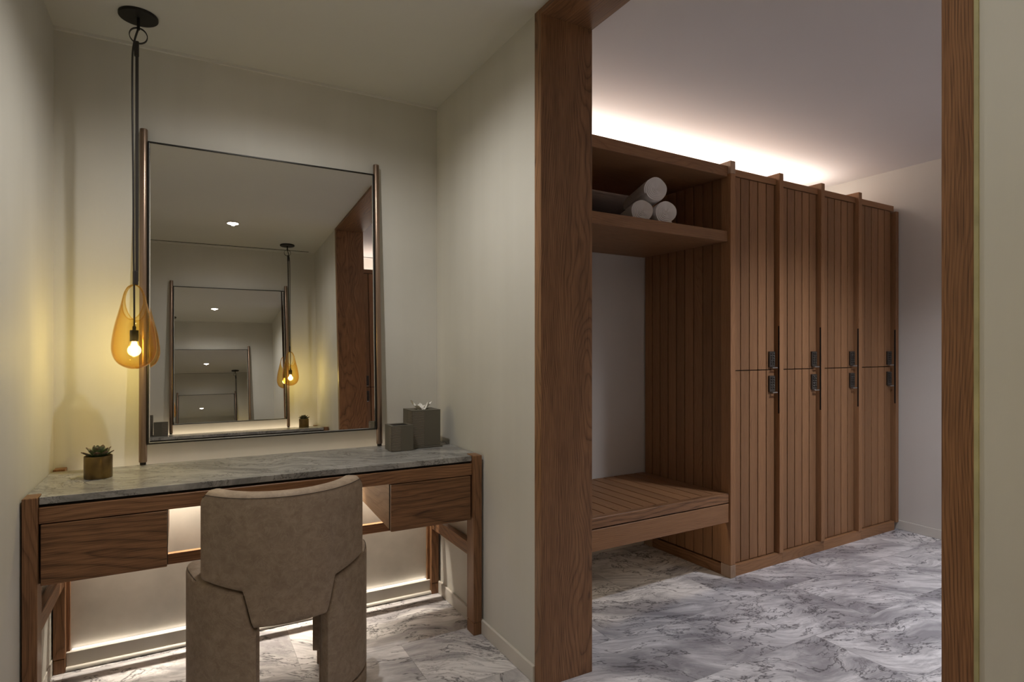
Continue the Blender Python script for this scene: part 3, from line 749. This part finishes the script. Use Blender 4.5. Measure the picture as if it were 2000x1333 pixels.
# ------------------------------------------------------------------ lockers
def lockframe(root_loc, s): return None
def locker(i, s0, s1, label, last=False):
    """one locker column; built straight along x from the pivot, skewed afterwards"""
    x0, x1 = PIV.x + s0, PIV.x + s1; y = PIV.y; fw = .036
    t = thing('locker', label, 'locker', (x0, y+.3, 0), 'oak lockers in a row with two doors each')
    dx0, dx1 = x0 + .001, x1 - .012
    obj('carcass', mb((x0+.002, x1-.002, y+.052, y+.64, .062, 2.20)), M['lk_z'], t)
    obj('top_rail', mb((x0-.0, x1+(.018 if last else .0355), y+.022, y+.60, 2.204, 2.241), bev=.0008), M['lk_x'], t)
    obj('base_rail', mb((x0, x1+(.0 if last else .0355), y+.008, y+.60, 0, .060), bev=.0006), M['lk_x'], t)
    n = 5; pw = (dx1-dx0)/n
    for z0, z1, lz in ((1.1305, 2.200, (1.135, 1.234)), (.0645, 1.1255, (.992, 1.094))):
        bm = bmesh.new()
        for k in range(n): box(bm, dx0+k*pw+.0032, dx0+(k+1)*pw-.0032, y+.027, y+.046, z0, z1, bev=.0008)
        d = obj('door', bm, M['plank'], t, origin=((dx0+dx1)/2, y+.03, (z0+z1)/2))
        lock(d, dx1-.058, dx1-.008, y+.027, *lz)
    # black backing painting the shade in the grooves and between the doors
    obj('door_gap', mb((dx0, dx1, y+.046, y+.0505, .062, 2.203)), M['black'], t)
    return t
def lock(d, x0, x1, y, z0, z1):
    """keypad cam lock: plate, two columns of push buttons, thumb turn"""
    bm = bmesh.new(); box(bm, x0, x1, y-.012, y, z0+.008, z1, bev=.003, seg=2)
    for r_ in range(5):
        for c_ in range(2):
            cx_ = x0 + (x1-x0)*(.30+.40*c_); cz = z1 - .014 - r_*.0145
            t = bmesh.new(); lathe(t, [(.0045, 0), (.0045, .005), (.0035, .006)], 12, 0, 0, True, True)
            merge(bm, t, Matrix.Translation((cx_, y-.012, cz)) @ Matrix.Rotation(R(90), 4, 'X'))
    lk = obj('combination_lock', bm, M['lockmetal'], d, origin=((x0+x1)/2, y, (z0+z1)/2))
    return lk
M['lockmetal'] = simple('dark_lock_metal', (.10, .09, .08), .35, .8)
def locker_parts(t, s1):
    """the fin that closes the unit on its right, with the black pull"""
    x1 = PIV.x + s1; y = PIV.y
    f = obj('divider_fin', mb((x1-.001, x1+.035, y, y+.60, .062, 2.271), bev=.0015), M['lk_z'], t, origin=(x1, y, 1))
    obj('pull_strip', mb((x1-.0016, x1-.001, y+.0015, y+.0105, .874, 1.382)), M['black'], f, origin=(x1, y, 1))
S = [(.0405, .424), (.460, .831), (.867, 1.243), (1.279, 1.693)]
LN = ['first oak locker column, next to the open towel niche', 'second oak locker column from the towel niche',
      'third oak locker column from the towel niche', 'last oak locker column, beside the far wall']
# thumb turns are added as separate bright pieces of each lock's door
def thumb(d, x0, x1, y, z):
    bm = bmesh.new(); box(bm, x0+.012, x1+.006, y-.024, y-.017, z-.003, z+.0045, bev=.0015); box(bm, x0+.018, x0+.028, y-.018, y-.0, z-.004, z+.0045, bev=.001)
    return obj('thumb_turn', bm, M['steel'], d, origin=((x0+x1)/2, y, z))
lockers = []
for i, (a, b_) in enumerate(S):
    t = locker(i, a, b_, LN[i], i == 3); lockers.append(t)
    for d in kids(t):
        if d.name.startswith('door') and not d.name.startswith('door_gap'):
            zc = 1.139 if (d.location.z > 1.3) else .996
            x1 = PIV.x + b_ - .012; thumb(d, x1-.058, x1-.008, PIV.y+.027, zc)
    if i < 3: locker_parts(t, b_)
# end post with pale foot and cap, and the planked side panel: the open bench unit
def bench_unit():
    x, y = PIV.x, PIV.y
    t = thing('bench_niche', 'open oak niche with slatted bench and towel shelf beside the lockers', 'bench', (x-.6, y+.3, 0))
    p = obj('corner_post', mb((x, x+.040, y, y+.065, .070, 2.205), bev=.0015), M['lk_z'], t, origin=(x, y, 1))
    obj('post_cap', mb((x, x+.040, y, y+.30, 2.206, 2.274), bev=.0015), M['oak_pale'], p, origin=(x, y, 2.2), label='paler oak cap on the post')
    obj('post_foot', mb((x-.001, x+.041, y-.001, y+.065, 0, .0685), bev=.0015), M['oak_pale'], p, origin=(x, y, 0), label='paler oak foot of the post')
    bm = bmesh.new(); n = 9; w_ = (.672-.066)/n
    for k in range(n): box(bm, x+.008, x+.028, y+.066+k*w_+.0032, y+.066+(k+1)*w_-.0032, .068, 2.24, bev=.001)
    obj('side_panel', bm, M['plank'], t, origin=(x, y+.3, 1))
    obj('side_backing', mb((x+.028, x+.036, y+.066, y+.640, .0, 2.20)), M['black'], t)  # black behind the planks, painting shade into their grooves
    obj('side_base_rail', mb((x+.004, x+.030, y+.066, y+.600, 0, .060), bev=.001), M['oak_y'], t)
    obj('back_foot', mb((x-.004, x+.036, y+.601, y+.665, 0, .062), bev=.001), M['oak_pale'], t)
    xl = x - 1.225
    # bench seat: slats front to back behind a nosing, groove, fascia
    bm = bmesh.new(); pitch = .0835; k = 0; xx = x-.004
    while xx > xl+.002:
        box(bm, max(xx-pitch+.0068, xl), xx, y+.050, y+.676, .436, .4595, bev=.001); xx -= pitch; k += 1
    obj('seat_slats', bm, M['plank_y'], t, origin=(x-.6, y+.3, .45))
    obj('seat_backing', mb((xl, x-.003, y+.055, y+.676, .418, .4355)), M['black'], t)  # black under the slats, so the shade between them is painted
    obj('seat_nosing', mb((xl, x-.003, y+.010, y+.050, .411, .460), bev=.002), M['front'], t, origin=(x-.6, y, .43))
    obj('groove', mb((xl, x-.003, y+.020, y+.045, .405, .411)), M['black'], t)  # black strip, the groove's shade as colour
    obj('fascia', mb((xl, x-.003, y+.010, y+.034, .304, .4055), bev=.002), M['lk_x'], t)
    obj('shelf', mb((xl, x-.001, y+.018, y+.670, 1.834, 1.892), bev=.0015), M['lk_x'], t)
    obj('top_board', mb((xl, x-.001, y+.018, y+.60, 2.190, 2.248), bev=.0015), M['lk_x'], t, origin=(x-.6, y+.3, 2.2))
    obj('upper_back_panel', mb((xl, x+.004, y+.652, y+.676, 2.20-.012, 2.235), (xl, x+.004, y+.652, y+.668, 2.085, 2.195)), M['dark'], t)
    return t
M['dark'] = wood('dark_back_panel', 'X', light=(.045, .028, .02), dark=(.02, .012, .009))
bu = bench_unit()
# end filler strip against the far wall
fl = thing('filler_strip', 'narrow upright oak filler strip between the last locker and far wall', 'trim board', (PIV.x+1.72, PIV.y, 0))
obj('filler_board', mb((PIV.x+1.700, PIV.x+1.735, PIV.y+.002, PIV.y+.30, .05, 2.20), bev=.0015), M['lk_z'], fl)
obj('pull_strip', mb((PIV.x+1.6984, PIV.x+1.6997, PIV.y+.0035, PIV.y+.0125, .874, 1.382)), M['black'], fl)
# skew everything built from the pivot
skewed = lockers + [bu, fl]
RM = Matrix.Rotation(GL, 3, 'Z')
for o in skewed:
    o.location = PIV + RM @ (o.location - PIV); o.rotation_euler = (0, 0, GL)
bpy.context.view_layer.update()

# ------------------------------------------------------------------ rolled towels
def towel(label, cx_, z, y0, rad_, ln, yaw, seed, tail):
    rnd = random.Random(seed)
    t = thing('rolled_towel', label, 'towel', (cx_, y0, z-rad_), 'white towels rolled up in a pyramid on the shelf')
    turns = 6.6; n = 230; nl = 14
    thk = rad_/ (turns+.15)
    prof_o, prof_i = [], []
    ph = rnd.uniform(0, 6.28) if tail is None else tail
    for i in range(n+1):
        u = i/n; a = ph - 2*math.pi*turns*(1-u)
        r = .0035 + (rad_-.0035)*u
        wob = 1 + .018*math.sin(3*a+seed) + .012*math.sin(5*a)
        prof_o.append((r*wob*math.cos(a), r*wob*math.sin(a))); ri = max(r-thk*.86, .0006)
        prof_i.append((ri*wob*math.cos(a), ri*wob*math.sin(a)))
    bm = bmesh.new(); rows = []
    for j in range(nl+1):
        v = j/nl
        e = min(v, 1-v); rr = 1 - .045*max(0, 1-e/.05)**2
        row = []
        for k, (px_, pz) in enumerate(prof_o + prof_i[::-1]):
            ii = k if k <= n else 2*n+1-k
            bulge = (-.004*math.cos(2*math.pi*turns*(1-ii/n)*.5)**2 if j == 0 else 0) + (0 if k <= n else .003)*(j == 0)
            row.append(bm.verts.new((px_*rr, v*ln + bulge + .0012*math.sin(ii*.9+seed)*(j in (0, nl)), pz*rr)))
        rows.append(row)
    m = len(rows[0])
    for a, b in zip(rows, rows[1:]):
        for k in range(m): bm.faces.new((a[k], a[(k+1) % m], b[(k+1) % m], b[k]))
    for row in (rows[0], rows[-1]):
        for k in range(n): bm.faces.new((row[k], row[k+1], row[m-2-k], row[m-1-k]))
    bm.transform(Matrix.Translation((cx_, y0, z)) @ Matrix.Rotation(yaw, 4, 'Z'))
    obj('roll', bm, M['towelf'], t, True, origin=(cx_, y0, z))
    return t
def terry():
    m, nt, b = nodes('terry_cloth'); b.inputs['Base Color'].default_value = (.88, .86, .85, 1); b.inputs['Roughness'].default_value = .95
    tc = N(nt, 'ShaderNodeTexCoord'); n = N(nt, 'ShaderNodeTexNoise', i_Scale=420.0, i_Detail=3.0); nt.links.new(tc.outputs['Object'], n.inputs[0])
    bp = N(nt, 'ShaderNodeBump', i_Strength=.8, i_Distance=.002); nt.links.new(n.outputs['Fac'], bp.inputs['Height']); nt.links.new(bp.outputs[0], b.inputs['Normal'])
    b.inputs['Sheen Weight'].default_value = .3; return m
M['towelf'] = terry()
SZ = 1.893
towel('white rolled towel at the bottom left of the pyramid', 2.064, SZ+.0655, 2.325, .064, .34, R(-24), 1, R(-80))
towel('white rolled towel at the bottom right of the pyramid', 2.189, SZ+.0655, 2.283, .064, .34, R(-22), 2, R(-60))
towel('white rolled towel resting on top of the other two', 2.127, SZ+.0655+.113, 2.295, .067, .36, R(-23), 3, R(200))

# ------------------------------------------------------------------ room-side lights tied to furniture
def area(name, loc, rot, e, col, sx_, sy_): return lamp(name, 'AREA', loc, e, col, rot=rot, shape='RECTANGLE', size=sx_, size_y=sy_)
# cove strip on top of the lockers
yc_ = 2.735
cv = obj('cove_light_strip', mb((1.40, 4.30, yc_-.012, yc_+.012, 2.252, 2.262)), M['ledcool'])
cv['label'] = 'long glowing light strip lying on top of the lockers'; cv['category'] = 'light strip'
area('cove_lamp', (2.72, yc_, 2.270), (R(180), 0, 0), 13.5, (1.0, .91, .82), 2.66, .05)
# warm strip under the bench
bs = obj('bench_light_strip', mb((1.40, 2.57, 2.262, 2.274, .408, .414)), M['led'])
bs['label'] = 'warm light strip hidden under the slatted bench'; bs['category'] = 'light strip'
area('bench_lamp', (1.98, 2.270, .402), (R(-12), 0, 0), .5, (1.0, .76, .45), 1.15, .012)

# ------------------------------------------------------------------ the facing vanity, seen in the mirror
v2 = opposite(van, 'facing oak and marble vanity reflected in the large mirror')
m2 = opposite(mir, 'facing bronze-post mirror reflected inside the large mirror'); m2.location.x += .02
opposite(pen, 'second amber teardrop pendant reflected in the large mirror')
opposite(suc, 'second succulent in brass pot reflected at the mirror bottom right')
opposite(tb, 'second grey tissue box reflected at the mirror bottom left')
opposite(cb, 'second small grey open box on the facing vanity')
for l in VL:
    c = l.copy(); c.data = l.data.copy(); COL.objects.link(c); x, y, z = l.location; c.location = (2*CX-x, 2*CY-y, z)
    c.rotation_euler = (l.rotation_euler.x, 0, math.pi)
    if 'glow' in l.name: c.data.energy *= 7
# facing lockers behind the opening, seen at the mirror's right edge
for i, src in enumerate(lockers[:2]):
    c = dup(src, ['oak locker facing the bench, seen at the right edge of the mirror', 'oak locker beyond it on the near side of the locker room'][i], 'oak lockers facing the bench')
    c.location = (1.40 + .413*(i+1) + .01, .157-.3+.0, 0); c.rotation_euler = (0, 0, math.pi)
cv2 = obj('cove_light_strip', mb((1.40, 2.4, -.33, -.31, 2.243, 2.253)), M['ledcool'])
cv2['label'] = 'short glowing light strip on the facing lockers'; cv2['category'] = 'light strip'
area('cove_lamp_facing', (1.9, -.32, 2.262), (R(180), 0, 0), 5, (1.0, .90, .80), 1.0, .03)
